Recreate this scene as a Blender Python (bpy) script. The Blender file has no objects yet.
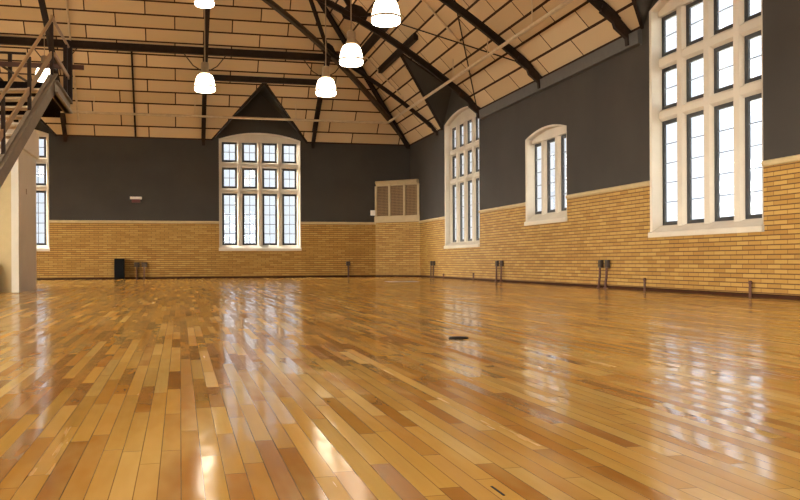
import bpy, bmesh, math, random
from mathutils import Vector, Matrix
random.seed(7)
C = bpy.context.scene.collection
PI = math.pi
# ------------------------------------------------------------------ room
XR, XL, YB, YF = 8.9, -12.02, 33.3, -8.0
XC = (XR + XL) / 2
HALF = (XR - XL) / 2
EAVE, PITCH = 5.2, 1.03
CAP = 2.13
RISE = 4.25                       # rise of the arched ribs over half the span
CAMZ = 0.6
F, YAW, ROLL, PPY = 865.0, math.atan(220 / 865), 0.005, 11.4

# ------------------------------------------------------------------ camera maths (used to find where things stand)
fw = Vector((math.sin(YAW), math.cos(YAW), 0))
r0 = Vector((math.cos(YAW), -math.sin(YAW), 0))
u0 = Vector((0, 0, 1))
up = u0 * math.cos(ROLL) + r0 * math.sin(ROLL)
rt = r0 * math.cos(ROLL) - u0 * math.sin(ROLL)
EYE = Vector((0, 0, CAMZ))
def ray(px, py):
    return fw + rt * ((px - 400) / F) + up * (-(py - 250 - PPY) / F)
def on_x(px, py, x):
    d = ray(px, py); return EYE + d * (x / d.x)
def on_y(px, py, y):
    d = ray(px, py); return EYE + d * (y / d.y)
def on_z(px, py, z=0.0):
    d = ray(px, py); return EYE + d * ((z - CAMZ) / d.z)

# ------------------------------------------------------------------ materials
class NT:
    """tiny helper to write node maths"""
    def __init__(s, name):
        s.m = bpy.data.materials.new(name); s.m.use_nodes = True
        s.t = s.m.node_tree; s.t.nodes.clear()
        s.out = s.t.nodes.new('ShaderNodeOutputMaterial')
    def n(s, kind, **kw):
        nd = s.t.nodes.new(kind)
        for k, v in kw.items(): setattr(nd, k, v)
        return nd
    def link(s, a, b): s.t.links.new(a, b)
    def put(s, sock, v):
        if isinstance(v, bpy.types.NodeSocket): s.link(v, sock)
        else: sock.default_value = v
    def math(s, op, a, b=0.0, c=0.0):
        nd = s.n('ShaderNodeMath', operation=op)
        for i, v in enumerate((a, b, c)): s.put(nd.inputs[i], v)
        return nd.outputs[0]
    def mix(s, f, a, b, mode='MIX'):
        nd = s.n('ShaderNodeMix', data_type='RGBA', blend_type=mode)
        s.put(nd.inputs[0], f); s.put(nd.inputs[6], a); s.put(nd.inputs[7], b)
        return nd.outputs[2]
    def white(s, x, y=0.0, z=0.0):
        cb = s.n('ShaderNodeCombineXYZ')
        for i, v in enumerate((x, y, z)): s.put(cb.inputs[i], v)
        w = s.n('ShaderNodeTexWhiteNoise', noise_dimensions='3D')
        s.link(cb.outputs[0], w.inputs['Vector'])
        return w.outputs['Value'], w.outputs['Color']
    def vec(s, x, y, z=0.0):
        cb = s.n('ShaderNodeCombineXYZ')
        for i, v in enumerate((x, y, z)): s.put(cb.inputs[i], v)
        return cb.outputs[0]
    def noise(s, v, scale, detail=3.0, rough=0.5):
        nd = s.n('ShaderNodeTexNoise'); s.link(v, nd.inputs['Vector'])
        nd.inputs['Scale'].default_value = scale; nd.inputs['Detail'].default_value = detail
        nd.inputs['Roughness'].default_value = rough
        return nd.outputs[0]
    def ramp(s, f, stops):
        nd = s.n('ShaderNodeValToRGB'); cr = nd.color_ramp
        while len(cr.elements) < len(stops): cr.elements.new(0.5)
        for e, (p, c) in zip(cr.elements, stops): e.position = p; e.color = (*c, 1)
        s.link(f, nd.inputs[0]); return nd.outputs[0]
    def uv(s):
        tc = s.n('ShaderNodeTexCoord'); sp = s.n('ShaderNodeSeparateXYZ')
        s.link(tc.outputs['UV'], sp.inputs[0]); return tc.outputs['UV'], sp.outputs[0], sp.outputs[1]
    def pos(s):
        g = s.n('ShaderNodeNewGeometry'); sp = s.n('ShaderNodeSeparateXYZ')
        s.link(g.outputs['Position'], sp.inputs[0])
        return g.outputs['Position'], sp.outputs[0], sp.outputs[1], sp.outputs[2]
    def bsdf(s, col, rough=0.6, metal=0.0, spec=0.5, bump=None, bump_d=0.01, normal=None, **kw):
        b = s.n('ShaderNodeBsdfPrincipled')
        s.put(b.inputs['Base Color'], (*col, 1) if isinstance(col, tuple) and len(col) == 3 else col)
        s.put(b.inputs['Roughness'], rough); s.put(b.inputs['Metallic'], metal)
        s.put(b.inputs['Specular IOR Level'], spec)
        for k, v in kw.items(): s.put(b.inputs[k.replace('_', ' ')], v)
        if bump is not None:
            bp = s.n('ShaderNodeBump'); bp.inputs['Distance'].default_value = bump_d
            bp.inputs['Strength'].default_value = 0.6
            s.link(bump, bp.inputs['Height']); s.link(bp.outputs[0], b.inputs['Normal'])
        if normal is not None: s.link(normal, b.inputs['Normal'])
        s.link(b.outputs[0], s.out.inputs[0]); return s.m

def plain(name, col, rough=0.6, metal=0.0, var=0.12, scale=6.0, spec=0.5):
    t = NT(name); p, *_ = t.pos()
    nz = t.noise(p, scale, 4.0)
    k = tuple(max(0, c * (1 - var)) for c in col); k2 = tuple(min(1, c * (1 + var)) for c in col)
    return t.bsdf(t.ramp(nz, [(0.3, k), (0.7, k2)]), rough, metal, spec)

def mat_brick(name, lo, mid, hi, mortar):
    t = NT(name); uv, u, v = t.uv()
    W, H = 0.31, 0.0755
    row = t.math('FLOOR', t.math('DIVIDE', v, H))
    fv = t.math('FRACT', t.math('DIVIDE', v, H))
    off = t.math('MULTIPLY', t.math('MODULO', row, 2.0), 0.5)
    uu = t.math('ADD', t.math('DIVIDE', u, W), off)
    col = t.math('FLOOR', uu); fu = t.math('FRACT', uu)
    val, _ = t.white(col, row, 1.0)
    c = t.ramp(val, [(0.0, lo), (0.45, mid), (1.0, hi)])
    n1 = t.noise(uv, 1.3, 3.0); n2 = t.noise(uv, 30.0, 3.0)
    c = t.mix(t.math('MULTIPLY', n1, 0.35), c, (*lo, 1))
    c = t.mix(t.math('MULTIPLY', n2, 0.25), c, (*hi, 1))
    eu = t.math('MINIMUM', fu, t.math('SUBTRACT', 1.0, fu)); ev = t.math('MINIMUM', fv, t.math('SUBTRACT', 1.0, fv))
    mu = t.math('LESS_THAN', eu, 0.014); mv = t.math('LESS_THAN', ev, 0.12)
    m = t.math('MAXIMUM', mu, mv)
    c = t.mix(m, c, (*mortar, 1))
    return t.bsdf(c, 0.6, 0, 0.25, bump=t.math('SUBTRACT', 1.0, m), bump_d=0.006)

def mat_panels():
    t = NT('acoustic_roof_panels'); uv, u, v = t.uv()
    H, W = 0.50, 1.90
    row = t.math('FLOOR', t.math('DIVIDE', v, H)); fv = t.math('FRACT', t.math('DIVIDE', v, H))
    off = t.math('MULTIPLY', t.math('MODULO', row, 2.0), 0.5)
    uu = t.math('ADD', t.math('DIVIDE', u, W), off)
    col = t.math('FLOOR', uu); fu = t.math('FRACT', uu)
    val, _ = t.white(col, row, 3.0)
    c = t.ramp(val, [(0.0, (0.58, 0.43, 0.255)), (0.5, (0.67, 0.515, 0.32)), (1.0, (0.73, 0.57, 0.365))])
    n1 = t.noise(uv, 60.0, 3.0); n0 = t.noise(uv, 0.7, 2.0)
    c = t.mix(t.math('MULTIPLY', n1, 0.22), c, (0.40, 0.27, 0.13, 1))
    c = t.mix(t.math('MULTIPLY', n0, 0.25), c, (0.52, 0.36, 0.19, 1))
    mh = t.math('LESS_THAN', fv, 0.12); mvv = t.math('LESS_THAN', fu, 0.02)
    m = t.math('MAXIMUM', mh, mvv)
    c = t.mix(m, c, (0.045, 0.018, 0.008, 1))
    return t.bsdf(c, 0.9, 0, 0.2, bump=t.math('SUBTRACT', 1.0, m), bump_d=0.02)

def mat_floor():
    t = NT('varnished_maple_strips'); p, x, y, z = t.pos()
    W = 0.060
    xs = t.math('DIVIDE', x, W); row = t.math('FLOOR', xs); fx = t.math('FRACT', xs)
    r1, _ = t.white(row, 0.0, 5.0); r2, _ = t.white(row, 3.0, 9.0)
    ln = t.math('ADD', 0.55, t.math('MULTIPLY', r2, 0.9))
    ys = t.math('DIVIDE', t.math('ADD', y, t.math('MULTIPLY', r1, 11.0)), ln)
    col = t.math('FLOOR', ys); fy = t.math('FRACT', ys)
    val, rc = t.white(row, col, 1.0); val2, rc2 = t.white(row, col, 7.0)
    c = t.ramp(val, [(0.0, (0.27, 0.10, 0.014)), (0.14, (0.42, 0.18, 0.026)), (0.45, (0.57, 0.30, 0.052)),
                     (0.8, (0.66, 0.395, 0.085)), (1.0, (0.77, 0.52, 0.16))])
    g = t.noise(t.vec(t.math('MULTIPLY', x, 60.0), t.math('MULTIPLY', y, 2.5), t.math('MULTIPLY', val2, 40.0)), 1.0, 4.0)
    c = t.mix(t.math('MULTIPLY', g, 0.45), c, (0.42, 0.185, 0.025, 1))
    big = t.noise(p, 0.35, 3.0)
    c = t.mix(t.math('MULTIPLY', big, 0.22), c, (0.50, 0.24, 0.05, 1))
    pale_var = t.noise(t.vec(t.math('MULTIPLY', x, 2.2), t.math('MULTIPLY', y, 0.55), 3.0), 1.0, 4.0, 0.6)
    wf = t.math('MULTIPLY', t.math('MAXIMUM', t.math('SUBTRACT', pale_var, 0.48), 0.0), 2.6)
    c = t.mix(t.math('MINIMUM', wf, 0.45), c, (0.78, 0.54, 0.18, 1))  # paler patches at random, stretched along the strips
    ex = t.math('LESS_THAN', t.math('MINIMUM', fx, t.math('SUBTRACT', 1.0, fx)), 0.022)
    eyd = t.math('LESS_THAN', t.math('MULTIPLY', fy, ln), 0.004)
    e = t.math('MULTIPLY', t.math('MAXIMUM', ex, eyd), 0.75)
    c = t.mix(e, c, (0.10, 0.04, 0.01, 1))
    # every strip lies at its own slight tilt, cupped a little across its width, and the floor waves
    sp = t.n('ShaderNodeSeparateColor'); t.link(rc, sp.inputs[0])
    tx = t.math('MULTIPLY', t.math('SUBTRACT', sp.outputs[0], 0.5), 0.016)
    cup = t.math('MULTIPLY', t.math('SUBTRACT', fx, 0.5), 0.012)
    ty = t.math('MULTIPLY', t.math('SUBTRACT', sp.outputs[1], 0.5), 0.055)
    w1 = t.noise(p, 1.6, 2.0); w2 = t.noise(t.vec(t.math('ADD', x, 31.0), y, 4.0), 1.6, 2.0)
    w3 = t.noise(t.vec(t.math('MULTIPLY', x, 3.0), y, t.math('MULTIPLY', val, 9.0)), 5.0, 2.0)
    tx = t.math('ADD', t.math('ADD', tx, cup), t.math('MULTIPLY', t.math('SUBTRACT', w1, 0.5), 0.03))
    ty = t.math('ADD', t.math('ADD', ty, t.math('MULTIPLY', t.math('SUBTRACT', w3, 0.5), 0.06)), t.math('MULTIPLY', t.math('SUBTRACT', w2, 0.5), 0.035))
    nv = t.n('ShaderNodeVectorMath', operation='NORMALIZE'); t.link(t.vec(tx, ty, 1.0), nv.inputs[0])
    rough = t.math('ADD', t.math('ADD', 0.08, t.math('MULTIPLY', g, 0.06)), t.math('MULTIPLY', t.math('MULTIPLY', val2, val2), 0.16))
    return t.bsdf(c, rough, 0, 0.32, normal=nv.outputs[0])

def mat_glass():
    t = NT('window_glass'); p, *_ = t.pos()
    tr = t.n('ShaderNodeBsdfTransparent'); tr.inputs[0].default_value = (0.97, 0.985, 1.0, 1)
    gl = t.n('ShaderNodeBsdfGlossy'); gl.inputs['Roughness'].default_value = 0.03
    g = t.n('ShaderNodeNewGeometry'); dt = t.n('ShaderNodeVectorMath', operation='DOT_PRODUCT')
    t.link(g.outputs['Incoming'], dt.inputs[0]); t.link(g.outputs['Normal'], dt.inputs[1])
    k = t.math('SUBTRACT', 1.0, t.math('ABSOLUTE', dt.outputs['Value']))
    fres = t.math('ADD', 0.035, t.math('MULTIPLY', t.math('POWER', k, 5.0), 0.9))
    nz = t.noise(p, 3.0, 2.0); bp = t.n('ShaderNodeBump'); bp.inputs['Strength'].default_value = 0.05
    t.link(nz, bp.inputs['Height']); t.link(bp.outputs[0], gl.inputs['Normal'])
    mx = t.n('ShaderNodeMixShader'); t.link(fres, mx.inputs[0]); t.link(tr.outputs[0], mx.inputs[1]); t.link(gl.outputs[0], mx.inputs[2])
    t.link(mx.outputs[0], t.out.inputs[0]); return t.m

def mat_lamp():
    t = NT('glowing_prismatic_glass'); p, x, y, z = t.pos()
    e = t.n('ShaderNodeEmission'); e.inputs[1].default_value = LAMP
    wv = t.noise(p, 40.0, 2.0)
    t.link(t.ramp(wv, [(0.2, (1.0, 0.80, 0.56)), (0.8, (1.0, 0.86, 0.66))]), e.inputs[0])
    t.link(e.outputs[0], t.out.inputs[0]); return t.m

def mat_mesh():
    t = NT('woven_grille_cloth'); uv, u, v = t.uv()
    fu = t.math('FRACT', t.math('DIVIDE', u, 0.06)); fv = t.math('FRACT', t.math('DIVIDE', v, 0.06))
    m = t.math('MAXIMUM', t.math('LESS_THAN', fu, 0.25), t.math('LESS_THAN', fv, 0.25))
    return t.bsdf(t.mix(m, (0.085, 0.045, 0.018, 1), (0.26, 0.165, 0.07, 1)), 0.8)

LAMP = 12.0
SKY_DIM, SKY_SIDE, SKY_BRIGHT = 0.95, 3.0, 92.0
M = {}
M['brick_back'] = mat_brick('golden_glazed_brick', (0.32, 0.162, 0.031), (0.405, 0.228, 0.050), (0.485, 0.30, 0.080), (0.115, 0.050, 0.012))
M['paint'] = plain('dark_grey_wall_paint', (0.048, 0.040, 0.032), 0.8, var=0.10, scale=0.9, spec=0.25)
M['paint_trim'] = plain('dark_grey_trim_paint', (0.075, 0.066, 0.056), 0.6, var=0.08)
M['panels'] = mat_panels()
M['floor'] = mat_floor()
M['stone'] = plain('cream_painted_stone', (0.60, 0.53, 0.42), 0.65, var=0.06, scale=2.0)
M['capstone'] = plain('pale_brick_cap', (0.50, 0.38, 0.20), 0.6, var=0.08)
M['frame'] = plain('dark_steel_casement', (0.028, 0.028, 0.028), 0.45, 0.3)
M['lead'] = plain('grey_lead_bars', (0.16, 0.18, 0.21), 0.5, 0.4)
M['glass'] = mat_glass()
M['steel'] = plain('dark_brown_painted_steel', (0.026, 0.015, 0.010), 0.65, 0.0, 0.2, spec=0.15)
M['steel_dark'] = plain('blackened_steel', (0.010, 0.007, 0.006), 1.0, spec=0.0)
M['steel_light'] = plain('worn_brown_steel', (0.075, 0.05, 0.03), 0.6, 0.0, 0.2, spec=0.2)
M['pipe'] = plain('cream_painted_pipe', (0.56, 0.44, 0.28), 0.5)
M['lamp'] = mat_lamp()
M['bronze'] = plain('pale_bronze_housing', (0.36, 0.27, 0.17), 0.45, 0.2)
M['base'] = plain('dark_brown_baseboard', (0.045, 0.016, 0.007), 0.8, spec=0.1)
M['box'] = plain('dark_brown_metal_box', (0.035, 0.020, 0.014), 0.5)
M['rust'] = plain('rusty_pipe', (0.085, 0.028, 0.014), 0.55)
M['black'] = plain('black_enamel', (0.003, 0.003, 0.0035), 0.6, spec=0.15)
M['white'] = plain('white_plaster', (0.72, 0.67, 0.56), 0.7, var=0.04, scale=1.5)
M['beige'] = plain('beige_board', (0.52, 0.40, 0.20), 0.7, var=0.05)
M['rail'] = plain('tan_wooden_rail', (0.32, 0.20, 0.09), 0.45)
M['stringer'] = plain('grey_tan_painted_steel', (0.20, 0.16, 0.11), 0.5)
M['tread'] = plain('pale_stair_tread', (0.44, 0.32, 0.18), 0.6)
M['white_plastic'] = plain('white_plastic', (0.75, 0.72, 0.66), 0.5)
M['red'] = plain('dark_red_plastic', (0.11, 0.018, 0.012), 0.5)
M['grille'] = mat_mesh()
M['cabinet'] = plain('cream_painted_cabinet', (0.42, 0.31, 0.16), 0.6, var=0.06)
M['mark'] = plain('pale_lilac_mark', (0.40, 0.33, 0.42), 0.6)
M['asphalt'] = plain('outside_ground', (0.22, 0.22, 0.21), 0.9)

# ------------------------------------------------------------------ object helpers
OFF = {}
def link(name, data, parent=None, loc=None):
    o = bpy.data.objects.new(name, data); C.objects.link(o)
    if parent is not None: o.parent = parent; OFF[o] = OFF.get(parent, Vector((0, 0, 0)))
    elif loc is not None: o.location = loc; OFF[o] = Vector(loc)
    else: OFF[o] = Vector((0, 0, 0))
    return o
def thing(name, label, cat, loc=(0, 0, 0), group=None):
    o = link(name, None, None, Vector(loc)); o.empty_display_size = 0.1
    o['label'] = label; o['category'] = cat
    if group: o['group'] = group
    return o
def struct(o, label=None):
    o['kind'] = 'structure'
    if label: o['label'] = label; 
    return o

class MB:
    def __init__(s): s.v = []; s.f = []; s.uvs = {}; s.mi = []
    def add(s, vs, fs, mi=0, uv=None):
        b = len(s.v); s.v += [Vector(p) for p in vs]
        for f in fs: s.f.append([b + i for i in f]); s.mi.append(mi)
        if uv:
            for i, q in enumerate(uv): s.uvs[b + i] = q
        return s
    def box(s, a, b, mi=0):
        (x0, y0, z0), (x1, y1, z1) = a, b
        vs = [(x, y, z) for z in (z0, z1) for y in (y0, y1) for x in (x0, x1)]
        return s.add(vs, [(0, 2, 3, 1), (4, 5, 7, 6), (0, 1, 5, 4), (2, 6, 7, 3), (0, 4, 6, 2), (1, 3, 7, 5)], mi)
    def prism(s, pts, ext, mi=0, uv=None):
        n = len(pts); e = Vector(ext)
        vs = [Vector(p) for p in pts] + [Vector(p) + e for p in pts]
        fs = [tuple(range(n)), tuple(range(2 * n - 1, n - 1, -1))] + [(i, (i + 1) % n, n + (i + 1) % n, n + i) for i in range(n)]
        return s.add(vs, fs, mi, (uv + uv) if uv else None)
    def bar(s, p, q, w, h, ref=(0, 0, 1)):
        p, q = Vector(p), Vector(q); d = (q - p).normalized(); r = Vector(ref)
        a = d.cross(r)
        if a.length < 1e-4: a = d.cross(Vector((1, 0, 0)))
        a.normalize(); b = a.cross(d).normalized()
        c = [a * (w / 2 * i) + b * (h / 2 * j) for i, j in ((-1, -1), (1, -1), (1, 1), (-1, 1))]
        vs = [p + k for k in c] + [q + k for k in c]
        return s.add(vs, [(0, 1, 2, 3), (7, 6, 5, 4), (0, 4, 5, 1), (1, 5, 6, 2), (2, 6, 7, 3), (3, 7, 4, 0)])
    def tube(s, path, r, n=10, cap=True):
        path = [Vector(p) for p in path]; rings = []
        for i, p in enumerate(path):
            d = (path[min(i + 1, len(path) - 1)] - path[max(i - 1, 0)]).normalized()
            a = d.cross(Vector((0, 0, 1)))
            if a.length < 1e-3: a = d.cross(Vector((0, 1, 0)))
            a.normalize(); b = a.cross(d)
            rings.append([p + (a * math.cos(2 * PI * k / n) + b * math.sin(2 * PI * k / n)) * r for k in range(n)])
        vs = [v for rg in rings for v in rg]; fs = []
        for i in range(len(rings) - 1):
            for k in range(n):
                fs.append((i * n + k, i * n + (k + 1) % n, (i + 1) * n + (k + 1) % n, (i + 1) * n + k))
        if cap: fs += [tuple(range(n - 1, -1, -1)), tuple((len(rings) - 1) * n + k for k in range(n))]
        return s.add(vs, fs)
    def sweep(s, path, prof_fn):
        """closed section prof_fn(i) -> list of points, swept through the path"""
        rings = [prof_fn(i) for i in range(len(path))]; n = len(rings[0])
        vs = [v for rg in rings for v in rg]; fs = []
        for i in range(len(rings) - 1):
            for k in range(n):
                fs.append((i * n + k, i * n + (k + 1) % n, (i + 1) * n + (k + 1) % n, (i + 1) * n + k))
        fs += [tuple(range(n - 1, -1, -1)), tuple((len(rings) - 1) * n + k for k in range(n))]
        return s.add(vs, fs)
    def lathe(s, prof, c, n=32, close=True):
        c = Vector(c); vs = []; fs = []
        for r, z in prof:
            for k in range(n): vs.append(c + Vector((r * math.cos(2 * PI * k / n), r * math.sin(2 * PI * k / n), z)))
        for i in range(len(prof) - 1):
            for k in range(n): fs.append((i * n + k, i * n + (k + 1) % n, (i + 1) * n + (k + 1) % n, (i + 1) * n + k))
        if close: fs += [tuple(range(n - 1, -1, -1)), tuple((len(prof) - 1) * n + k for k in range(n))]
        return s.add(vs, fs)
    def build(s, name, mats, parent=None, loc=None, smooth=False, bevel=0.0):
        if not isinstance(mats, (list, tuple)): mats = [mats]
        me = bpy.data.meshes.new(name)
        off = OFF.get(parent, Vector((0, 0, 0))) if parent is not None else (Vector(loc) if loc is not None else Vector((0, 0, 0)))
        me.from_pydata([tuple(v - off) for v in s.v], [], s.f)
        for m in mats: me.materials.append(m)
        for p, i in zip(me.polygons, s.mi): p.material_index = i; p.use_smooth = smooth
        if s.uvs:
            ul = me.uv_layers.new(name='UVMap')
            for lp in me.loops: ul.data[lp.index].uv = s.uvs.get(lp.vertex_index, (0, 0))
        bm = bmesh.new(); bm.from_mesh(me); bmesh.ops.recalc_face_normals(bm, faces=bm.faces); bm.to_mesh(me); bm.free()
        o = link(name, me, parent, loc)
        if smooth:
            md = o.modifiers.new('edges', 'EDGE_SPLIT'); md.split_angle = math.radians(40)
        if bevel:
            md = o.modifiers.new('bevel', 'BEVEL'); md.width = bevel; md.segments = 2; md.limit_method = 'ANGLE'
        return o

def dup(root, loc, label, group=None):
    r = root.copy(); C.objects.link(r); r.location = loc; r['label'] = label
    if group: r['group'] = group
    for ch in list(root.children):
        c = ch.copy(); C.objects.link(c); c.parent = r
        for g in list(ch.children):
            d = g.copy(); C.objects.link(d); d.parent = c
    return r

class Plane:
    def __init__(s, o, u, n): s.o, s.u, s.n = Vector(o), Vector(u), Vector(n)
    def p(s, u, z, d=0.0): return s.o + s.u * u + Vector((0, 0, z)) - s.n * d      # d > 0 goes out through the wall
BACK = Plane((0, YB, 0), (1, 0, 0), (0, -1, 0))
RIGHT = Plane((XR, 0, 0), (0, 1, 0), (-1, 0, 0))
LEFT = Plane((XL, 0, 0), (0, 1, 0), (1, 0, 0))
FRONT = Plane((0, YF, 0), (1, 0, 0), (0, 1, 0))

def arc(a, b, z, rise, n=14):
    """points of a segmental arch from (a, z) over to (b, z)"""
    w = (b - a) / 2; R = (w * w + rise * rise) / (2 * rise); cz = z + rise - R; c = (a + b) / 2
    th = math.asin(w / R)
    return [(c + R * math.sin(-th + 2 * th * i / n), cz + R * math.cos(-th + 2 * th * i / n)) for i in range(n + 1)]

# ------------------------------------------------------------------ window specifications
ROWS4 = [(1.25, 3.22), (3.42, 4.20), (4.42, 5.17)]
def spec(plane, a, b, lights, rows, sill, spring, rise, dormer, name, label):
    return dict(pl=plane, a=a, b=b, lights=lights, rows=rows, sill=sill, spring=spring, rise=rise, dormer=dormer, name=name, label=label)
REC = 0.16       # the stone frame stands back from the wall face by this much
def even(a, b, n, jamb=0.125, mull=0.2):
    w = (b - a - 2 * jamb - (n - 1) * mull) / n
    return [(a + jamb + i * (w + mull), a + jamb + i * (w + mull) + w) for i in range(n)]
bA, bB = on_y(219, 200, YB).x, on_y(300.7, 200, YB).x
lightsA = even(bA, bB, 4)
mA, mB_ = 2 * XC - bB, 2 * XC - bA
def right_lights(pxs, near):
    e = [on_x(p, 200, XR + REC + 0.05).y for p in pxs]       # far edges of the lights
    n = len(e); pitch = (e[0] - e[-1]) / (n - 1)
    w = pitch * 0.71
    return sorted((e[0] - i * pitch - w, e[0] - i * pitch) for i in range(n))
lf = right_lights((452, 459.6, 467.5, 475.4), 0)
lb = right_lights((661, 686, 713, 744), 0)
lm = right_lights((533.5, 546.3, 560.4), 0)
far_a, far_b = min(lf[0][0] - 0.05, on_x(479.6, 200, XR).y), max(lf[-1][1] + 0.13, on_x(446.5, 200, XR).y)
big_a, big_b = on_x(763.5, 200, XR).y, on_x(650.5, 200, XR).y
mid_a, mid_b = on_x(567, 200, XR).y, on_x(526, 200, XR).y
big_a = min(big_a, lb[0][0] - 0.1); mid_a = min(mid_a, lm[0][0] - 0.1)
ROWSB = [(1.27, 3.30), (3.52, 4.32), (4.55, 5.33)]
WINS = [
    spec(BACK, bA, bB, lightsA, ROWS4, 1.05, 5.26, 0.27, 1.9, 'window_1', 'tall stone window with twelve lights in the far wall'),
    spec(BACK, mA, mB_, even(mA, mB_, 4), ROWS4, 1.05, 5.26, 0.27, 1.9, 'window_2', 'tall stone window half hidden behind the white stair enclosure'),
    spec(RIGHT, far_a, far_b, lf, ROWS4, 1.05, 5.30, 0.27, 2.15, 'window_3', 'tall narrow looking stone window nearest the far corner'),
    spec(RIGHT, mid_a, mid_b, lm, [(1.82, 3.68)], 1.55, 3.80, 0.17, 0, 'window_4', 'short three light arched window in the grey right wall'),
    spec(RIGHT, big_a, big_b, lb, ROWSB, 1.06, 5.45, 0.30, 2.15, 'window_5', 'largest and nearest stone window in the right wall'),
    # added beyond the frame, unseen, for the daylight they let in
    spec(RIGHT, 5.4, 7.9, even(5.4, 7.9, 3), [(1.82, 3.68)], 1.55, 3.80, 0.17, 0, 'window_6', 'added unseen three light window beside the camera in the right wall'),
    spec(RIGHT, -2.0, 1.4, even(-2.0, 1.4, 4), ROWS4, 1.05, 5.30, 0.27, 0, 'window_7', 'added unseen tall window behind the camera in the right wall'),
]
for i, (a, b) in enumerate(((25.4, 28.8), (18.6, 22.0), (11.8, 15.2), (4.6, 8.0), (-2.0, 1.4))):  # unseen left wall windows, added to let more daylight in
    WINS.append(spec(LEFT, a, b, even(a, b, 4), ROWS4, 1.05, 5.30 - 0.35, 0.2, 0, 'window_%d' % (8 + i), 'added unseen tall stone window in the left wall, number %d from the far end' % (i + 1)))
for i, a in enumerate((-9.5, -3.2, 3.1)):  # unseen windows behind the camera, added for more daylight
    WINS.append(spec(FRONT, a, a + 3.4, even(a, a + 3.4, 4), ROWS4, 1.05, 4.92, 0.2, 0, 'window_%d' % (13 + i), 'added unseen tall stone window in the wall behind the camera, number %d' % (i + 1)))
for w in WINS:
    if w['pl'] is LEFT or w['pl'] is FRONT or w['name'] == 'window_7': w['rows'] = [(1.25, 3.1), (3.3, 4.0), (4.2, 4.85)]; w['spring'] = 4.92; w['rise'] = 0.2
WALLT = 0.33
def dormer_half(w): return (w['b'] - w['a']) / 2 + 0.26

def make_wall(name, pl, u0_, u1_, gable_end=False):
    ws = sorted([w for w in WINS if w['pl'] is pl], key=lambda w: w['a'])
    mb = MB()
    lo = [(u0_, 0.0), (u1_, 0.0), (u1_, CAP)]
    for w in reversed(ws):
        lo += [(w['b'], CAP), (w['b'], w['sill']), (w['a'], w['sill']), (w['a'], CAP)]
    lo.append((u0_, CAP))
    hi = [(u0_, CAP)]
    for w in ws:
        hi += [(w['a'], CAP)] + arc(w['a'], w['b'], w['spring'], w['rise']) + [(w['b'], CAP)]
    hi.append((u1_, CAP)); hi.append((u1_, EAVE))
    if gable_end: hi.append(((u0_ + u1_) / 2, EAVE + PITCH * (u1_ - u0_) / 2))
    for w in reversed(ws):
        if w['dormer']:
            c = (w['a'] + w['b']) / 2; h = dormer_half(w)
            hi += [(c + h, EAVE), (c, EAVE + w['dormer']), (c - h, EAVE)]
    hi.append((u0_, EAVE))
    for poly, mi in ((lo, 0), (hi, 1)):
        mb.prism([pl.p(u, z) for u, z in poly], -pl.n * WALLT, mi, [(u + 50, z) for u, z in poly])
    return struct(mb.build(name, [M['brick_back'], M['paint']]))

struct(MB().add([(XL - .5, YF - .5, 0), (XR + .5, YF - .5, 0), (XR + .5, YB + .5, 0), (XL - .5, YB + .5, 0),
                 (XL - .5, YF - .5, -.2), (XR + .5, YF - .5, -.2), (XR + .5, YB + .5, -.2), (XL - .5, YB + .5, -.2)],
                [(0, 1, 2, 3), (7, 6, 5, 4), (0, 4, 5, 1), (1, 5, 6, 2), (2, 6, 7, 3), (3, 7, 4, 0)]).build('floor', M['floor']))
FLOOR = bpy.data.objects['floor']
make_wall('wall_back', BACK, XL, XR)
make_wall('wall_right', RIGHT, YF, YB)
make_wall('wall_left', LEFT, YF, YB)
make_wall('wall_front', FRONT, XL, XR, True)

# ------------------------------------------------------------------ ceiling: two long slopes and a hip over the far wall, cut for the dormers
SL = math.sqrt(1 + PITCH * PITCH)
def slope_pt(pl, u, s, lift=0.0):
    """point on the slope over wall `pl`, s metres in from the wall, lift metres below it"""
    return pl.p(u, EAVE + PITCH * s - lift, -s)
cb = MB()
def slope(pl, top):
    ws = sorted([w for w in WINS if w['pl'] is pl and w['dormer']], key=lambda w: w['a'])
    u0_, u1_ = top['u']
    poly = [(u0_, 0)]
    for w in ws:
        c = (w['a'] + w['b']) / 2; h = dormer_half(w)
        poly += [(c - h, 0), (c, w['dormer'] / PITCH), (c + h, 0)]
    poly.append((u1_, 0)); poly += top['pts']
    cb.prism([slope_pt(pl, u, s) for u, s in poly], (0, 0, 0.12), 0, [(u + 60, s * SL) for u, s in poly])
slope(BACK, dict(u=(XL, XR), pts=[(XC, HALF)]))
slope(RIGHT, dict(u=(YF - .5, YB), pts=[(YB - HALF, HALF), (YF - .5, HALF)]))
slope(LEFT, dict(u=(YF - .5, YB), pts=[(YB - HALF, HALF), (YF - .5, HALF)]))
CEIL = struct(cb.build('ceiling', M['panels']))
for w in WINS:
    if not w['dormer']: continue
    pl = w['pl']; c = (w['a'] + w['b']) / 2; h = dormer_half(w); g = w['dormer']
    A = slope_pt(pl, c, g / PITCH); B = pl.p(c, EAVE + g, 0.02)
    for sg in (-1, 1):
        Cc = pl.p(c + sg * h, EAVE, 0.0)
        MB().prism([A, B, Cc], (0, 0, 0.08)).build('dormer_soffit', M['paint'], CEIL)
        MB().bar(slope_pt(pl, c, g / PITCH, 0.0), slope_pt(pl, c + sg * h, 0.0, 0.0), 0.07, 0.07).build('valley_batten', M['steel'], CEIL)

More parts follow.
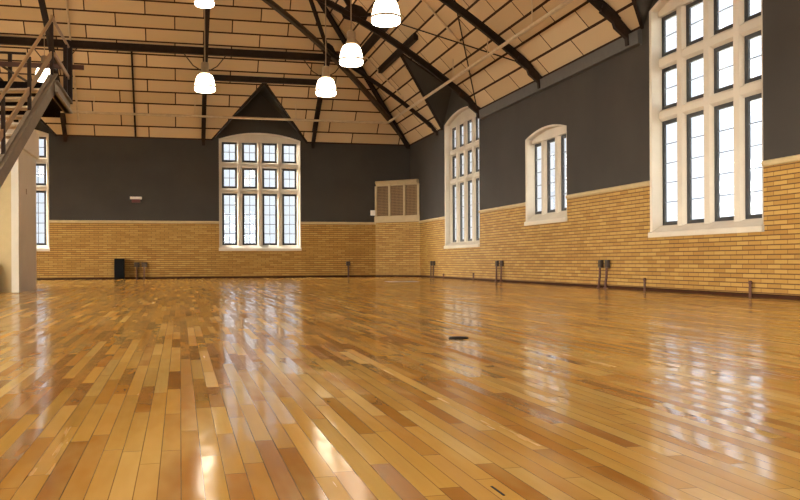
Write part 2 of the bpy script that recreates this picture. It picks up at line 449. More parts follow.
# ------------------------------------------------------------------ windows
def window(w):
    pl, a, b = w['pl'], w['a'], w['b']
    root = link(w['name'], None, None, pl.p((a + b) / 2, w['sill'])); root.empty_display_size = 0.2
    struct(root, w['label'])
    P = pl.p; L = w['lights']; rows = w['rows']; r = REC; t = 0.15
    # lining of the reveal and the head, one moulded stone surround
    mb = MB()
    out = [(a, w['sill'])] + arc(a, b, w['spring'], w['rise']) + [(b, w['sill'])]
    inn = [(a + .045, w['sill'])] + arc(a + .045, b - .045, w['spring'] - .02, w['rise'] - .025) + [(b - .045, w['sill'])]
    mb.sweep(out, lambda i: [P(*out[i], -0.012), P(*inn[i], -0.012 + 0.02), P(*inn[i], r + t), P(*out[i], r + t)])
    zt = rows[-1][1]
    e = 0.03
    mb.prism([P(u, z, r) for u, z in [(a + e, zt)] + arc(a + e, b - e, w['spring'] - .015, w['rise'] - .02) + [(b - e, zt)]], -pl.n * t)
    zs = rows[0][0]
    def post(u, v):
        mb2 = MB(); k = min(0.045, (v - u) * 0.3)
        pts = [(u, r + .06), (u + k, r), (v - k, r), (v, r + .06), (v, r + t), (u, r + t)]
        return mb2.prism([P(q, zs - 0.12, d) for q, d in pts], (0, 0, zt - zs + 0.12 + 0.02))
    for u, v in ((a + e, L[0][0]), (L[-1][1], b - e)):
        if v - u > 0.02:
            mb.v_before = len(mb.v); q = post(u, v); mb.add(q.v, q.f)
    mb.build('stone_surround', M['stone'], root)
    for i in range(len(L) - 1): post(L[i][1], L[i + 1][0]).build('mullion', M['stone'], root)
    for j in range(len(rows) - 1):
        z0, z1 = rows[j][1], rows[j + 1][0]; k = 0.05
        pts = [(z0, r + .06), (z0 + k, r + .006), (z1 - k, r + .006), (z1, r + .06), (z1, r + t), (z0, r + t)]
        MB().prism([P(a + e, z, d) for z, d in pts], pl.u * (b - a - 2 * e)).build('transom', M['stone'], root)
    s = w['sill']
    pts = [(s - .02, -.05), (s + .07, -.05), (s + .08, -.03), (zs, r + .05), (zs, r + t), (s - .02, r + t)]
    MB().prism([P(a - .015, z, d) for z, d in pts], pl.u * (b - a + .03)).build('sill', M['stone'], root)
    for u, v in L:
        for z0, z1 in rows:
            f = MB(); k = 0.075; d0, d1 = r + .075, r + .13
            o_ = [(u, z0), (v, z0), (v, z1), (u, z1)]; i_ = [(u + k, z0 + k), (v - k, z0 + k), (v - k, z1 - k), (u + k, z1 - k)]
            vs = [P(*q, d0) for q in o_] + [P(*q, d0 + .012) for q in i_] + [P(*q, d1) for q in o_] + [P(*q, d1) for q in i_]
            fs = []
            for q in range(4):
                n = (q + 1) % 4
                fs += [(q, n, 4 + n, 4 + q), (8 + q, 12 + q, 12 + n, 8 + n), (q, 8 + q, 8 + n, n), (4 + q, 4 + n, 12 + n, 12 + q)]
            f.add(vs, fs); fo = f.build('casement', M['frame'], root)
            MB().prism([P(*q, d0 + .03) for q in ((u + .06, z0 + .06), (v - .06, z0 + .06), (v - .06, z1 - .06), (u + .06, z1 - .06))], -pl.n * 0.006).build('pane', M['glass'], fo)
            ld = MB(); cols = 1 if pl is RIGHT else 2; nr = 2 if z1 - z0 < 1.2 else 5
            th = 0.008 if pl is RIGHT else 0.012
            for q in range(1, cols):
                x = u + k + (v - u - 2 * k) * q / cols
                ld.prism([P(x - th, z0 + k, d0 + .022), P(x + th, z0 + k, d0 + .022), P(x + th, z1 - k, d0 + .022), P(x - th, z1 - k, d0 + .022)], -pl.n * 0.022)
            for q in range(1, nr):
                z = z0 + k + (z1 - z0 - 2 * k) * q / nr
                ld.prism([P(u + k, z - th, d0 + .021), P(v - k, z - th, d0 + .021), P(v - k, z + th, d0 + .021), P(u + k, z + th, d0 + .021)], -pl.n * 0.024)
            ld.build('leading', M['lead'], fo)
    # tells the sampler where daylight comes in; it gives no light of its own
    la = bpy.data.lights.new('daylight_portal', 'AREA'); la.shape = 'RECTANGLE'
    la.size = b - a; la.size_y = w['spring'] + w['rise'] - w['sill']; la.cycles.is_portal = True
    lo = bpy.data.objects.new('daylight_portal', la); C.objects.link(lo)
    lo.location = P((a + b) / 2, w['sill'] + la.size_y / 2, WALLT + 0.02)
    zax = -pl.n; yax = Vector((0, 0, 1)); xax = yax.cross(zax)
    # area lights shine along their local -Z: -Z must point into the room (pl.n)
    lo.rotation_euler = Matrix((xax, yax, zax)).transposed().to_euler()
for w in WINS: window(w)

# ------------------------------------------------------------------ wall trim: brick cap, baseboard, cornice
def cap_runs(pl, u0_, u1_, name):
    ws = sorted([w for w in WINS if w['pl'] is pl and w['sill'] < CAP], key=lambda w: w['a'])
    mb = MB(); cur = u0_
    for w in ws + [None]:
        end = w['a'] - 0.004 if w else u1_
        pts = [(CAP - .07, -.0), (CAP - .06, -.03), (CAP - .02, -.045), (CAP + .012, -.03), (CAP + .025, 0.0)]
        mb.prism([pl.p(cur, z, d) for z, d in pts], pl.u * (end - cur))
        if w: cur = w['b'] + 0.004
    struct(mb.build(name, M['capstone']))
CH = 1.42       # legs of the chamfered corner
cap_runs(BACK, XL, XR - CH, 'trim_1'); cap_runs(RIGHT, YF, YB - CH, 'trim_2'); cap_runs(LEFT, YF, YB, 'trim_3')
def base(pl, u0_, u1_, name):
    pts = [(0, 0), (0, -.025), (.045, -.025), (.06, -.01), (.06, 0)]
    struct(MB().prism([pl.p(u0_, z, d) for z, d in pts], pl.u * (u1_ - u0_)).build(name, M['base']))
base(BACK, XL, XR - CH, 'baseboard_back'); base(RIGHT, YF, YB - CH, 'baseboard_right'); base(LEFT, YF, YB, 'baseboard_left')
# cornice box under the eaves of the right wall, stopping at the dormers
def cornice(ua, ub, name):
    pts = [(EAVE - .32, 0), (EAVE - .30, -.09), (EAVE - .04, -.11), (EAVE - .04, -.05), (EAVE + .02, 0)]
    struct(MB().prism([RIGHT.p(ua, z, d) for z, d in pts], RIGHT.u * (ub - ua)).build(name, M['paint_trim']))
dF = [w for w in WINS if w['name'] == 'window_3'][0]; dB = [w for w in WINS if w['name'] == 'window_5'][0]
cF, hF = (dF['a'] + dF['b']) / 2, dormer_half(dF); cBg, hB = (dB['a'] + dB['b']) / 2, dormer_half(dB)
cornice(cBg + hB + 0.02, cF - hF - 0.02, 'trim_4'); cornice(YF, cBg - hB - 0.02, 'trim_5')

# chamfered brick corner with the louvred cabinet on top
c0, c1 = Vector((XR - CH, YB, 0)), Vector((XR, YB - CH, 0))
cd = (c1 - c0).normalized(); cl = (c1 - c0).length; cn = Vector((-1, -1, 0)).normalized()
CORN = Plane(c0, cd, cn)
mb = MB(); tri = [c0, c1, Vector((XR + .02, YB + .02, 0))]
mb.prism([CORN.p(0, 0), CORN.p(cl, 0), CORN.p(cl, CAP), CORN.p(0, CAP)], -cn * 0.3, 0, [(0, 0), (cl, 0), (cl, CAP), (0, CAP)])
struct(mb.build('wall_corner', M['brick_back']))
base(CORN, 0.02, cl - 0.02, 'baseboard_corner')
CB0, CB1 = CAP, 3.70
cab = thing('corner_cabinet', 'cream corner cabinet with three woven grille panels above the chamfered brick corner', 'cabinet', CORN.p(cl / 2, CB0))
mb = MB()
def cbox(mb, a, b, z0, z1, d0, d1): mb.prism([CORN.p(max(a, d0 + .003), z0, d0), CORN.p(min(b, cl - d0 - .003), z0, d0), CORN.p(min(b, cl - d1 - .003), z0, d1), CORN.p(max(a, d1 + .003), z0, d1)], (0, 0, z1 - z0))
cbox(mb, -.02, cl + .02, CB0 + .002, CB0 + .24, -.05, .25)
cbox(mb, 0.02, cl - .02, CB0 + .24, CB1 - .1, .03, .25)
mb.build('carcass', M['cabinet'], cab)
third = cl / 3
for i in range(4):
    mb = MB(); c = min(max(i * third, 0.045), cl - 0.045); cbox(mb, c - .045, c + .045, CB0 + .24, CB1 - .14, -.05, .04)
    mb.build('pilaster', M['cabinet'], cab)
for i in range(3):
    a, b = i * third + .05, (i + 1) * third - .05
    if i == 0: a = .092
    if i == 2: b = cl - .092
    MB().prism([CORN.p(a, CB0 + .25, 0.0), CORN.p(b, CB0 + .25, 0.0), CORN.p(b, CB1 - .15, 0.0), CORN.p(a, CB1 - .15, 0.0)], -cn * 0.028, 0,
               [(0, 0), (b - a, 0), (b - a, CB1 - CB0 - .4), (0, CB1 - CB0 - .4)]).build('grille', M['grille'], cab)
mb = MB(); prof = [(CB1 - .14, .25), (CB1 - .14, -.06), (CB1 - .09, -.07), (CB1 - .05, -.12), (CB1 + .03, -.14), (CB1 + .05, -.1), (CB1 + .05, .25)]
mb.prism([CORN.p(.07, z, min(d, .06)) for z, d in prof], cd * (cl - .14)); mb.build('cornice', M['cabinet'], cab)
p = on_y(372.6, 213, YB)
sb = MB(); sb.box((p.x - .09, YB - .10, p.z - .1), (p.x + .09, YB, p.z + .1))
o = sb.build('junction_box', M['white_plastic'], None, (p.x, YB, p.z), bevel=0.012)
o['label'] = 'small white box on the grey wall beside the corner cabinet'; o['category'] = 'junction box'

# ------------------------------------------------------------------ roof steel
def parab(s):                       # height of an arched rib s metres in from the wall
    k = (HALF - s) / HALF
    return EAVE - 0.02 + RISE * (1 - k * k)
def rib_path(foot, dirv, s0, s1, n=22):
    foot = Vector(foot); d = Vector(dirv)
    return [foot + d * s + Vector((0, 0, parab(s))) for s in [s0 + (s1 - s0) * i / n for i in range(n + 1)]]
def rib(path, side, w, h0, h1):
    """I-like rib: a web with wider flanges"""
    side = Vector(side).normalized(); mb = MB(); N = len(path)
    def frame(i):
        d = (path[min(i + 1, N - 1)] - path[max(i - 1, 0)]).normalized(); return d.cross(side).normalized()
    for (ww, lo, hi) in ((w * 0.4, -1, 1), (w, -1, -0.72), (w, 0.72, 1)):
        def sec(i):
            nn = frame(i); nn = nn if nn.z > 0 else -nn
            h = h0 + (h1 - h0) * i / (N - 1)
            return [path[i] + side * (-ww / 2) + nn * (lo * h / 2), path[i] + side * (ww / 2) + nn * (lo * h / 2),
                    path[i] + side * (ww / 2) + nn * (hi * h / 2), path[i] + side * (-ww / 2) + nn * (hi * h / 2)]
        mb.sweep(path, sec)
    return mb
NODE = 3.9
def shoe(foot, inward, side, k=0.8):
    foot, inward, side = Vector(foot), Vector(inward), Vector(side); mb = MB()
    pts = [(a * k, b * k) for a, b in [(0.0, -.30), (.12, -.30), (.14, -.12), (.45, .12), (.50, .26), (.85, .50), (.8, .68), (0.35, .34), (0.0, .05)]]
    mb.prism([foot + inward * (a + .03) - side * .055 + Vector((0, 0, EAVE + z - .02)) for a, z in pts], side * .11)
    return mb
def gusset(c, e1, e2, nrm, r):
    c, e1, e2, nrm = Vector(c), Vector(e1).normalized(), Vector(e2).normalized(), Vector(nrm).normalized()
    pts = [(1, .15), (.55, .6), (.1, .75), (-.5, .6), (-1, .1), (-.8, -.35), (0, -.5), (.8, -.3)]
    return MB().prism([c + e1 * (a * r) + e2 * (b * r) - nrm * .02 for a, b in pts], nrm * .04)
Z = Vector((0, 0, 1))
def truss(Y, label):
    t = thing('roof_truss', label, 'roof truss', (XC, Y, EAVE), 'arched roof trusses across the hall')
    for sg, X0 in ((-1, XR), (1, XL)):
        ft, d = (X0, Y, 0), Vector((sg, 0, 0))
        rib(rib_path(ft, d, 0.12, HALF), (0, 1, 0), 0.115, 0.18, 0.16).build('arched_rib', M['steel'], t)
        shoe(ft, d, (0, 1, 0)).build('wall_shoe', M['steel'], t)
        nd = Vector(ft) + d * NODE + Z * parab(NODE)
        gusset(nd + Z * .08, d, Z, (0, 1, 0), .42).build('gusset_plate', M['steel'], t)
        for s2, sz in ((2.72, .1), (5.0, .1), (6.2, .09)):
            q = Vector(ft) + d * s2 + Z * (EAVE + PITCH * s2 - .02)
            MB().bar(nd + Z * .05, q, .09, sz, (0, 1, 0)).build('strut', M['steel'], t)
    return t
T1, T2, T3 = on_x(481, 110, XR).y, on_x(543, 88, XR).y, on_x(632, 32, XR).y
truss(T1, 'dark arched steel roof truss landing beside the far corner window')
truss(T2, 'dark arched steel roof truss landing above the short three light window')
truss(T3, 'dark arched steel roof truss landing beside the largest window')

# hip ribs on the two far corners
for sg, X0, lab in ((-1, XR, 'dark steel hip rib rising out of the far right corner'), (1, XL, 'dark steel hip rib rising out of the far left corner')):
    t = thing('hip_rib', lab, 'roof rib', (X0, YB, EAVE)); d = Vector((sg, -1, 0)); side = Vector((1, sg, 0)).normalized()
    rib(rib_path((X0, YB, 0), d, .1, YB - T1), side, .13, .17, .15).build('arched_rib', M['steel_light'], t)
    path = [Vector((X0, YB, 0)) + d * s + Z * (EAVE + PITCH * s - .10) for s in (0.05, HALF * .5, HALF)]
    rib(path, side, .16, .2, .2).build('hip_beam', M['steel'], t)
    nd = Vector((X0, YB, 0)) + d * NODE + Z * parab(NODE)
    gusset(nd + Z * .05, d, Z, side, .40).build('gusset_plate', M['steel'], t)
    for s2 in (2.75, 5.15):
        MB().bar(nd, Vector((X0, YB, 0)) + d * s2 + Z * (EAVE + PITCH * s2 - .08), .10, .10, side).build('strut', M['steel'], t)
# jack ribs: short arched ribs that die into the hip rib or the first truss
def jack(foot, d, side, s_end, label, brace_at=None, k=1.0):
    t = thing('jack_rib', label, 'roof rib', Vector(foot) + Z * EAVE, 'short arched ribs of the hip end')
    rib(rib_path(foot, d, .1, s_end), side, .15 * k, .22 * k, .20 * k).build('arched_rib', M['steel'], t)
    shoe(foot, d, side, k * .7).build('wall_shoe', M['steel'], t)
    if brace_at:
        q = Vector(foot) + Vector(d) * brace_at
        for sg in (-1, 1):
            top = Vector(foot) + Vector(d) * 2.72 + Vector(side) * (sg * .75) + Z * (EAVE + PITCH * 2.72 - .18)
            low = Vector(foot) + Vector(d) * 2.78 + Vector(side) * (sg * .06) + Z * (parab(2.78) + .02)
            mid = (top + low) / 2 - Z * .12
            MB().tube([top, mid, low], .018, 8).build('curved_brace', M['steel_light'], t)
XJ = 0.87
jack((XR - NODE, YB, 0), (0, -1, 0), (1, 0, 0), NODE, 'dark jack rib on the right of the far wall window, ending at the hip rib', 1)
jack((XJ, YB, 0), (0, -1, 0), (1, 0, 0), YB - T1, 'dark jack rib on the left of the far wall window', 1)
jack((2 * XC - XJ, YB, 0), (0, -1, 0), (1, 0, 0), YB - T1, 'dark jack rib behind the stair landing railing', 1)
jack((XL + NODE, YB, 0), (0, -1, 0), (1, 0, 0), NODE, 'dark jack rib hidden beyond the stairs at the far left', 1)
jack((XR, YB - NODE, 0), (-1, 0, 0), (0, 1, 0), NODE, 'dark jack rib landing between the corner cabinet and the far corner window', None, .6)

def bar_thing(name, label, cat, a, b, w, h, m, group=None, ref=(0, 0, 1)):
    o = MB().bar(a, b, w, h, ref).build(name, m, None, a); o['label'] = label; o['category'] = cat
    if group: o['group'] = group
    return o
def n_of(pl): return (pl.n * 1 + Z * -0.97).normalized()
SP = 2.72
bar_thing('purlin_beam', 'long dark steel purlin across the far roof slope', 'beam', slope_pt(BACK, XL + SP, SP, .12), slope_pt(BACK, XR - SP, SP, .12), .16, .24, M['steel'])
bar_thing('purlin_beam', 'dark steel purlin along the right roof slope behind the biggest looking lamp', 'beam', slope_pt(RIGHT, YB - SP, SP, .12), slope_pt(RIGHT, T1, SP, .12), .16, .24, M['steel'])
SH = 1.98
bar_thing('header_beam', 'short dark header beam above the peak of the far wall dormer', 'beam', slope_pt(BACK, XJ, SH, .1), slope_pt(BACK, XR - NODE, SH, .1), .14, .2, M['steel'])
bar_thing('header_beam', 'short dark header beam above the peak of the far corner dormer', 'beam', slope_pt(RIGHT, T1 - .2, 2.1, .1), slope_pt(RIGHT, YB - NODE, 2.1, .1), .14, .2, M['steel'])
bar_thing('centre_batten', 'thin dark batten running up the middle of the far roof slope', 'batten', slope_pt(BACK, XC, 0.05, .05), slope_pt(BACK, XC, SP, .05), .06, .08, M['steel'])
# crossed tie rods between the two trusses over the short window
def rod(a, b, label):
    o = MB().tube([a, b], .018, 8).build('tie_rod', M['steel'], None, a); o['label'] = label; o['category'] = 'tie rod'; o['group'] = 'crossed tie rods under the right roof slope'
rod(slope_pt(RIGHT, T1 - .05, .15, .12), slope_pt(RIGHT, T2 + .1, 2.4, .12), 'thin steel tie rod rising from the foot of the far truss')
rod(slope_pt(RIGHT, T2 + .05, .5, .16), slope_pt(RIGHT, T1 - .1, 2.5, .16), 'thin steel tie rod rising from the foot of the middle truss')

# ------------------------------------------------------------------ sprinkler main and conduits
S = 1.21
pz = 5.88
t = thing('sprinkler_main', 'long cream sprinkler pipe hung round the foot of the roof', 'pipe', (XR - S, YB - S, pz))
MB().tube([(XL + 1.5, YB - S, pz), (XR - S - .12, YB - S, pz), (XR - S - .03, YB - S - .03, pz), (XR - S, YB - S - .12, pz), (XR - S, 3.0, pz)], .043, 12).build('pipe', M['pipe'], t, smooth=True)
for i in range(9):
    y = YB - S - 2.4 - i * 2.9
    if abs(y - cF) < hF or abs(y - cBg) < hB: continue
    MB().tube([(XR - S, y, pz + .04), (XR - S, y, EAVE + PITCH * S + .02)], .014, 8).build('hanger', M['pipe'], t)
for x in (-6.6, -2.9, .55, 4.2):
    MB().tube([(x, YB - S, pz + .04), (x, YB - S, EAVE + PITCH * S + .02)], .014, 8).build('hanger', M['pipe'], t)
def conduit(pl, u, s0, s1, label, r=.03):
    a, b = slope_pt(pl, u, s0, .06), slope_pt(pl, u, s1, .06)
    o = MB().tube([a, b], r, 8).build('conduit', M['pipe'], None, a, smooth=True); o['label'] = label; o['category'] = 'pipe'
    o['group'] = 'cream conduits running up the roof panels'
conduit(BACK, -3.49, .55, 6.5, 'thin cream conduit up the far roof slope beside the stair landing', .035)
conduit(RIGHT, 29.65, 1.3, 3.4, 'short cream conduit up the right roof slope close to the far corner hip', .025)
conduit(RIGHT, 22.6, 1.25, 6.0, 'thin cream conduit up the right roof slope between the two trusses', .03)

# ------------------------------------------------------------------ pendant lamps
def make_lamp(loc, label):
    x, y, z = loc                     # z is the bottom rim
    t = thing('pendant_lamp', label, 'lamp', loc, 'white bell shaped pendant lamps'); c = (x, y, z)
    prof = [(.02, .012), (.16, .0), (.245, .0), (.268, .02), (.276, .07), (.272, .12), (.262, .20), (.246, .28), (.224, .36), (.196, .42), (.15, .455), (.09, .47)]
    MB().lathe(prof, c, 40).build('shade', M['lamp'], t, smooth=True)
    MB().lathe([(.272, .10), (.286, .102), (.289, .12), (.286, .138), (.270, .14)], c, 40, False).build('rim_band', M['bronze'], t, smooth=True)
    MB().lathe([(.10, .465), (.125, .48), (.125, .52), (.10, .55), (.10, .76), (.085, .78), (.03, .80)], c, 24).build('ballast_housing', M['bronze'], t, smooth=True)
    top = min(EAVE + PITCH * min(XR - x, x - XL, YB - y), 12.5)
    MB().tube([(x, y, z + .78), (x, y, top)], .014, 8).build('stem', M['bronze'], t)
    MB().lathe([(.015, -.12), (.06, -.10), (.07, 0.03)], (x, y, top), 16).build('canopy', M['bronze'], t, smooth=True)
    return t
def lamp_at(px, py_bottom, width_px, label):
    zc = F * 0.55 / width_px
    d = ray(px, py_bottom - 2.6); p = EYE + d * zc
    return make_lamp((p.x, p.y, p.z), label)
lamp_at(386, 26.5, 29, 'largest looking white pendant lamp, beside the top of the photo')
lamp_at(351.3, 67.5, 23.6, 'white pendant lamp, middle one of the row of three')
lamp_at(326, 98, 20.3, 'white pendant lamp, lowest of the row of three, right of the dormer peak')
lamp_at(205, 94, 20.3, 'white pendant lamp hanging left of the far dormer peak')
lamp_at(204.5, 8.5, 19, 'white pendant lamp cut off by the top edge, above the lamp left of the dormer')
lamp_at(44.5, 83.5, 17.5, 'white pendant lamp seen behind the stair railing')
for x, y in ((3.8, 11.5), (3.8, 6.5), (-1.0, 12.5), (-1.0, 6.0), (-6.9, 19.0), (-6.9, 12.0), (-6.9, 5.0), (0.6, 0.0), (-5.0, -1.0), (4.5, -2.5)):  # extra lamps out of view, added to brighten the hall
    make_lamp((x, y, 5.1), 'added unseen white pendant lamp hanging out of frame to brighten the hall')

# ------------------------------------------------------------------ wall boxes, pipe stubs and small fittings
def wall_box(pl, u, label, hgt=.61, w=.17, hh=.17, group='dark outlet boxes on pipes along the walls', lean=0.0):
    b = pl.p(u, 0, -.06)
    t = thing('outlet_box', label, 'outlet box', b, group)
    mb = MB(); mb.prism([pl.p(u - w / 2, hgt - hh, -.015), pl.p(u + w / 2, hgt - hh, -.015), pl.p(u + w / 2, hgt, -.015), pl.p(u - w / 2, hgt, -.015)], pl.n * .07)
    mb.build('box', M['box'], t, bevel=.01)
    mb = MB(); mb.prism([pl.p(u - w * .36, hgt - hh * .86, -.085), pl.p(u + w * .36, hgt - hh * .86, -.085), pl.p(u + w * .36, hgt - hh * .14, -.085), pl.p(u - w * .36, hgt - hh * .14, -.085)], pl.n * .008)
    mb.build('cover_plate', M['steel_light'], t)
    MB().tube([pl.p(u + lean, 0, -.07), pl.p(u + lean, .12, -.07), pl.p(u + lean * .2, .26, -.07), pl.p(u, hgt - hh + .01, -.07)], .026, 10).build('conduit_pipe', M['rust'], t, smooth=True)
    MB().lathe([(.05, 0), (.05, .012), (.03, .03)], pl.p(u + lean, 0, -.07), 14).build('floor_flange', M['rust'], t)
for px, lab in ((137, 'dark outlet box on a pipe, left one of the pair by the black speaker'), (144.3, 'dark outlet box on a pipe, right one of the pair by the black speaker'),
                (348, 'single dark outlet box on a pipe against the far wall')):
    wall_box(BACK, on_y(px, 270, YB).x, lab, w=.19 if px < 200 else .15)
for px, lab in ((431.2, 'dark outlet box nearest the chamfered corner on the right wall'), (433.6, 'dark outlet box second from the chamfered corner on the right wall'),
                (496.8, 'dark outlet box, left one of the pair left of the short window'), (501.5, 'dark outlet box, right one of the pair left of the short window'),
                (600.4, 'dark outlet box, left one of the pair left of the largest window'), (607, 'dark outlet box, right one of the pair left of the largest window')):
    wall_box(RIGHT, on_x(px, 270, XR - .06).y, lab, w=.12 if px < 440 else .13, lean=.05 if px > 590 else 0.02)
def stub(px, label, h):
    y = on_x(px, 285, XR - .05).y
    t = thing('pipe_stub', label, 'pipe stub', (XR - .05, y, 0), 'short rusty pipe stubs along the right wall')
    MB().tube([(XR - .05, y, 0), (XR - .05, y, h)], .022, 10).build('pipe', M['rust'], t)
    MB().lathe([(.03, h - .04), (.03, h), (.015, h + .012)], (XR - .05, y, 0), 12).build('end_cap', M['rust'], t)
stub(443.5, 'short rusty pipe stub closest to the far corner', .16)
stub(473.5, 'short rusty pipe stub below the far corner window', .22)
stub(644.6, 'short rusty pipe stub below the left side of the largest window', .24)
stub(750.2, 'short rusty pipe stub below the right side of the largest window', .25)

# black speaker cabinet against the far wall
pa, pb = on_y(114.6, 270, YB - .2), on_y(124.6, 270, YB - .2); top = on_y(120, 258.5, YB - .2).z
sp = thing('loudspeaker', 'tall black speaker cabinet standing against the far brick wall', 'speaker', ((pa.x + pb.x) / 2, YB - .2, 0))
MB().box((pa.x, YB - .38, 0.0), (pb.x, YB - .05, top)).build('cabinet', M['black'], sp, bevel=.015)
MB().box((pa.x + .03, YB - .39, 0.06), (pb.x - .03, YB - .379, top - .05)).build('grille', M['black'], sp)
# fire alarm on the grey wall
p = on_y(136, 199, YB); al = thing('wall_strobe', 'small white and dark red alarm fixture on the grey far wall', 'alarm', (p.x, YB, p.z))
MB().box((p.x - .21, YB - .12, p.z - .01), (p.x + .21, YB, p.z + .08)).build('lens_bar', M['white_plastic'], al, bevel=.012)
MB().box((p.x - .15, YB - .07, p.z - .14), (p.x + .15, YB, p.z - .01)).build('backplate', M['red'], al, bevel=.01)
# floor fittings
p = on_z(458.5, 338.5, 0.0)
fo = thing('floor_socket', 'round black floor socket cover lying in the middle of the floor', 'floor socket', (p.x, p.y, 0))
MB().lathe([(.078, 0.0), (.078, .006), (.070, .011), (.0, .012)], (p.x, p.y, 0), 28).build('cover', M['black'], fo, smooth=True)
MB().box((p.x - .03, p.y - .006, .0125), (p.x + .03, p.y + .006, .015)).build('slot_screw', M['box'], fo)
a, b = on_z(491.5, 486.5, 0.0), on_z(505.5, 495.5, 0.0)
MB().bar(Vector((a.x, a.y, .0005)), Vector((a.x, b.y, .0005)), .006, .002).build('gouge', M['black'], FLOOR)
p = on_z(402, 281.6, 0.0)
tp = MB(); tp.box((p.x - .45, p.y - .35, 0.0), (p.x + .45, p.y + .35, .003)); o = tp.build('floor_mark', M['mark'], None, (p.x, p.y, 0))  # thin flat lilac patch laid on the floor
o['label'] = 'pale lilac patch on the floor before the chamfered corner'; o['category'] = 'mark'

# ------------------------------------------------------------------ staircase, landing and the white enclosure at the left
LZ = 3.74                                                       # landing height
tp_ = Vector((-2.13, 16.0, LZ)); dn = Vector((-0.49, -1.9, 0)).normalized()      # head of the flight, direction down the flight
tan_ = 1.74 / math.hypot(.49, 1.9); run = LZ / tan_
lft = Vector((dn.y, -dn.x, 0)); lft = lft if lft.x < 0 else -lft
WID = 1.15
st = thing('staircase', 'steep steel staircase with tan handrails rising to the landing at the left edge', 'staircase', tp_ + dn * run - Z * LZ)
def fl(s, side=0.0, dz=0.0): return tp_ + dn * s + lft * side + Z * (-tan_ * s + dz)
for sd in (0.0, WID):
    MB().bar(fl(-.02, sd, -.02), fl(run - .16, sd, -.02), .07, .30).build('stringer', M['stringer'], st)
    MB().bar(fl(-.02, sd - .03, .12), fl(run - .2, sd - .03, .12), .12, .025).build('stringer_flange', M['stringer'], st)
nst = 20
for i in range(1, nst):
    s = run * i / nst; a = fl(s - .02, .04, -.02 + .0); b = fl(s - .02, WID - .04, -.02)
    mb = MB(); mb.bar(a, b, .26, .035); mb.build('tread', M['tread'], st)
for sd in (0.0, WID):
    ps = (0.02, 0.92, 1.85, 2.8, 3.7)
    for s in ps: MB().bar(fl(s, sd, -.05), fl(s, sd, 1.03), .055, .055, (1, 0, 0)).build('post', M['steel'], st)
    MB().tube([fl(0.0, sd, 1.14), fl(.05, sd, 1.09), fl(3.75, sd, 1.05)], .028, 10).build('handrail', M['rail'], st, smooth=True)
    MB().bar(fl(0.0, sd, .50), fl(3.7, sd, .50), .03, .09).build('midrail', M['rail'], st)

ld = thing('landing_platform', 'dark steel landing platform with railing at the head of the stairs', 'platform', (-4.2, 17.4, 0))
XE, YN, YFa, XW = -2.08, 16.0, 18.9, -6.6
MB().box((XW, YN, LZ - .16), (XE - .04, 18.1, LZ - .02)).box((XW, 18.1, LZ - .16), (-2.37, YFa, LZ - .02)).build('deck', M['steel_dark'], ld)
mb = MB(); mb.box((XE - .08, YN - .03, LZ - .20), (XE, 18.1, LZ + .02)); mb.box((XE - .10, YN - .03, LZ - .20), (XE + .05, 18.1, LZ - .17)); mb.box((XE - .10, YN - .03, LZ), (XE + .05, 18.1, LZ + .03))
mb.build('edge_channel', M['stringer'], ld)
MB().box((XW, YFa, LZ - .14), (-2.37, YFa + .06, LZ + .40)).build('kick_plate', M['steel_dark'], ld)
for x in (-3.2, -4.4, -5.6): MB().box((x - .04, YN + .02, LZ - .28), (x + .04, YFa, LZ - .16)).build('joist', M['steel_dark'], ld)
for x, y in ((XE - .05, 17.8), (-3.3, YFa - .08), (-4.4, YFa - .08), (-5.5, YFa - .08)):
    MB().bar((x, y, LZ - .05), (x, y, LZ + 1.1), .07, .07, (1, 0, 0)).build('post', M['steel'], ld)
MB().bar((XE - .02, 18.1, LZ + .0), (XE - .02, 18.1, LZ + 1.1), .12, .12, (1, 0, 0)).build('corner_post', M['steel'], ld)
MB().tube([fl(0, 0, 1.14), (XE - .05, 16.3, LZ + 1.12), (XE - .02, 18.1, LZ + 1.1)], .026, 10).build('handrail', M['rail'], ld, smooth=True)
MB().bar((XE + .25, 18.2, LZ + .74), (XW, 18.2, LZ + .74), .05, .09).build('crossbar', M['rust'], ld)
MB().bar((XE - .02, YN + .1, LZ + .5), (XE - .02, 18.05, LZ + .5), .03, .08).build('midrail', M['rail'], ld)
MB().tube([(XW, YFa - .08, LZ + 1.1), (-3.0, YFa - .08, LZ + 1.1)], .025, 10).build('handrail', M['steel'], ld)
MB().bar((-3.9, YFa - .1, LZ + 1.1), (-2.3, 18.1, LZ + .05), .04, .04).build('diagonal_brace', M['steel_light'], ld)
# legs to the floor at the hidden side
for x, y in ((XW + .1, YN + .1), (XW + .1, YFa - .1), (-4.6, YN + .1)):
    MB().bar((x, y, 0), (x, y, LZ - .16), .12, .12, (1, 0, 0)).build('leg', M['steel'], ld)

ex = -3.20
en = link('wall_enclosure', None, None, (ex - 2, 20.5, 0)); struct(en, 'white plastered enclosure under the landing at the left edge')
mb = MB()
mb.box((ex - .14, 19.1, 0), (ex, 21.35, 3.06)); mb.box((ex - 3.6, 19.12, 2.62), (ex - .14, 21.35, 3.06)); mb.build('pier', M['white'], en)
MB().box((ex - 3.6, 19.2, 0), (ex - .14, 21.35, 2.62)).build('recessed_panel', M['beige'], en)
MB().box((ex - 3.6, 18.97, 3.0), (ex + .06, 21.4, 3.56)).build('header', M['white'], en)
MB().box((ex + .0, 19.98, 2.08), (ex + .012, 20.03, 2.2)).build('switch_plate', M['bronze'], en)
pq = on_z(7, 291.5, 0.0)
bd = MB(); bd.prism([(pq.x - 1.2, 18.92, 0), (pq.x, 18.92, 0), (pq.x, 19.1, .60), (pq.x - 1.2, 19.1, .60)], (0, .04, 0))
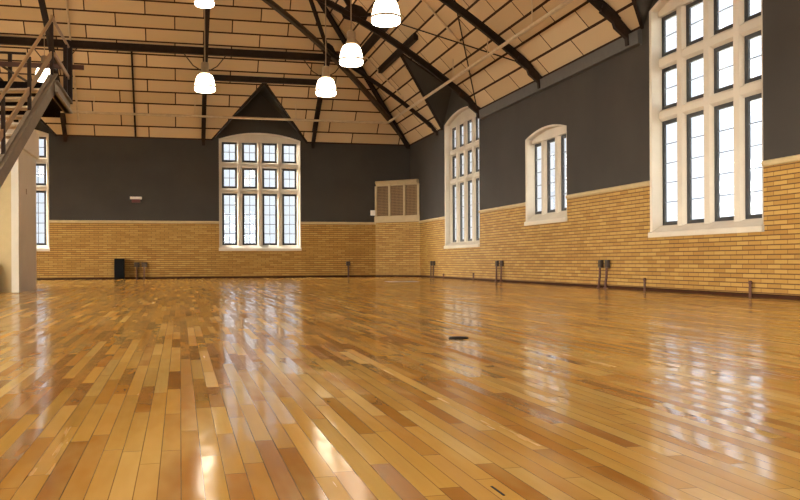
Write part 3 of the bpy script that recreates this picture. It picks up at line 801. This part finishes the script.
o = bd.build('plywood_board', M['beige'], None, (pq.x - .6, 19.0, 0)); o['label'] = 'low beige board leaning against the stair enclosure at the left edge'; o['category'] = 'board'

# ------------------------------------------------------------------ outside, sky, exposure, camera
g = MB(); g.box((-80, -60, -.5), (80, 110, -.3)); struct(g.build('ground', M['asphalt']))
W = bpy.data.worlds.new('overcast'); bpy.context.scene.world = W; W.use_nodes = True
nt = W.node_tree; nt.nodes.clear()
bg = nt.nodes.new('ShaderNodeBackground'); ow = nt.nodes.new('ShaderNodeOutputWorld')
tc = nt.nodes.new('ShaderNodeTexCoord'); nz = nt.nodes.new('ShaderNodeTexNoise'); nz.inputs['Scale'].default_value = 2.5
cr = nt.nodes.new('ShaderNodeValToRGB'); cr.color_ramp.elements[0].position = .3; cr.color_ramp.elements[0].color = (.86, .92, 1, 1)
cr.color_ramp.elements[1].position = .7; cr.color_ramp.elements[1].color = (.92, .96, 1, 1)
nt.links.new(tc.outputs['Generated'], nz.inputs['Vector']); nt.links.new(nz.outputs[0], cr.inputs[0]); 
wm = nt.nodes.new('ShaderNodeMix'); wm.data_type = 'RGBA'; wm.inputs[7].default_value = (1.0, 0.93, 0.80, 1)
# sky made far brighter to the left and behind, to light the room
nv = nt.nodes.new('ShaderNodeVectorMath'); nv.operation = 'DOT_PRODUCT'; nv.inputs[1].default_value = Vector((-0.92, -0.28, 0.28)).normalized()
nt.links.new(tc.outputs['Generated'], nv.inputs[0])
mr = nt.nodes.new('ShaderNodeMapRange'); mr.interpolation_type = 'SMOOTHSTEP'
mr.inputs[1].default_value = 0.04; mr.inputs[2].default_value = 0.75; mr.inputs[3].default_value = SKY_DIM; mr.inputs[4].default_value = SKY_BRIGHT
mw = nt.nodes.new('ShaderNodeMapRange'); mw.interpolation_type = 'SMOOTHSTEP'; mw.inputs[1].default_value = 0.04; mw.inputs[2].default_value = 0.4
nt.links.new(nv.outputs['Value'], mw.inputs[0]); nt.links.new(mw.outputs[0], wm.inputs[0]); nt.links.new(cr.outputs[0], wm.inputs[6]); nt.links.new(wm.outputs[2], bg.inputs[0])
nt.links.new(nv.outputs['Value'], mr.inputs[0]); 
sx = nt.nodes.new('ShaderNodeSeparateXYZ'); nt.links.new(tc.outputs['Generated'], sx.inputs[0])
ms = nt.nodes.new('ShaderNodeMapRange'); ms.interpolation_type = 'SMOOTHSTEP'; ms.inputs[1].default_value = 0.4; ms.inputs[2].default_value = 0.85
ms.inputs[3].default_value = 0.0; ms.inputs[4].default_value = SKY_SIDE - SKY_DIM; nt.links.new(sx.outputs[0], ms.inputs[0])
ad = nt.nodes.new('ShaderNodeMath'); nt.links.new(mr.outputs[0], ad.inputs[0]); nt.links.new(ms.outputs[0], ad.inputs[1]); nt.links.new(ad.outputs[0], bg.inputs[1])
nt.links.new(bg.outputs[0], ow.inputs[0])
sc = bpy.context.scene
sc.view_settings.view_transform = 'Standard'; sc.view_settings.look = 'None'; sc.view_settings.gamma = 1; sc.view_settings.use_curve_mapping = False
sc.view_settings.exposure = 0.22
sc.cycles.max_bounces = 10; sc.cycles.diffuse_bounces = 6; sc.cycles.transparent_max_bounces = 12; sc.cycles.sample_clamp_indirect = 8
cam = bpy.data.cameras.new('camera'); co = bpy.data.objects.new('camera', cam); C.objects.link(co)
cam.sensor_fit = 'HORIZONTAL'; cam.sensor_width = 36; cam.lens = F / 800 * 36; cam.shift_y = PPY / 800
cam.clip_start = .05; cam.clip_end = 400
m = Matrix((rt, up, -fw)).transposed().to_4x4(); m.translation = EYE; co.matrix_world = m
sc.camera = co
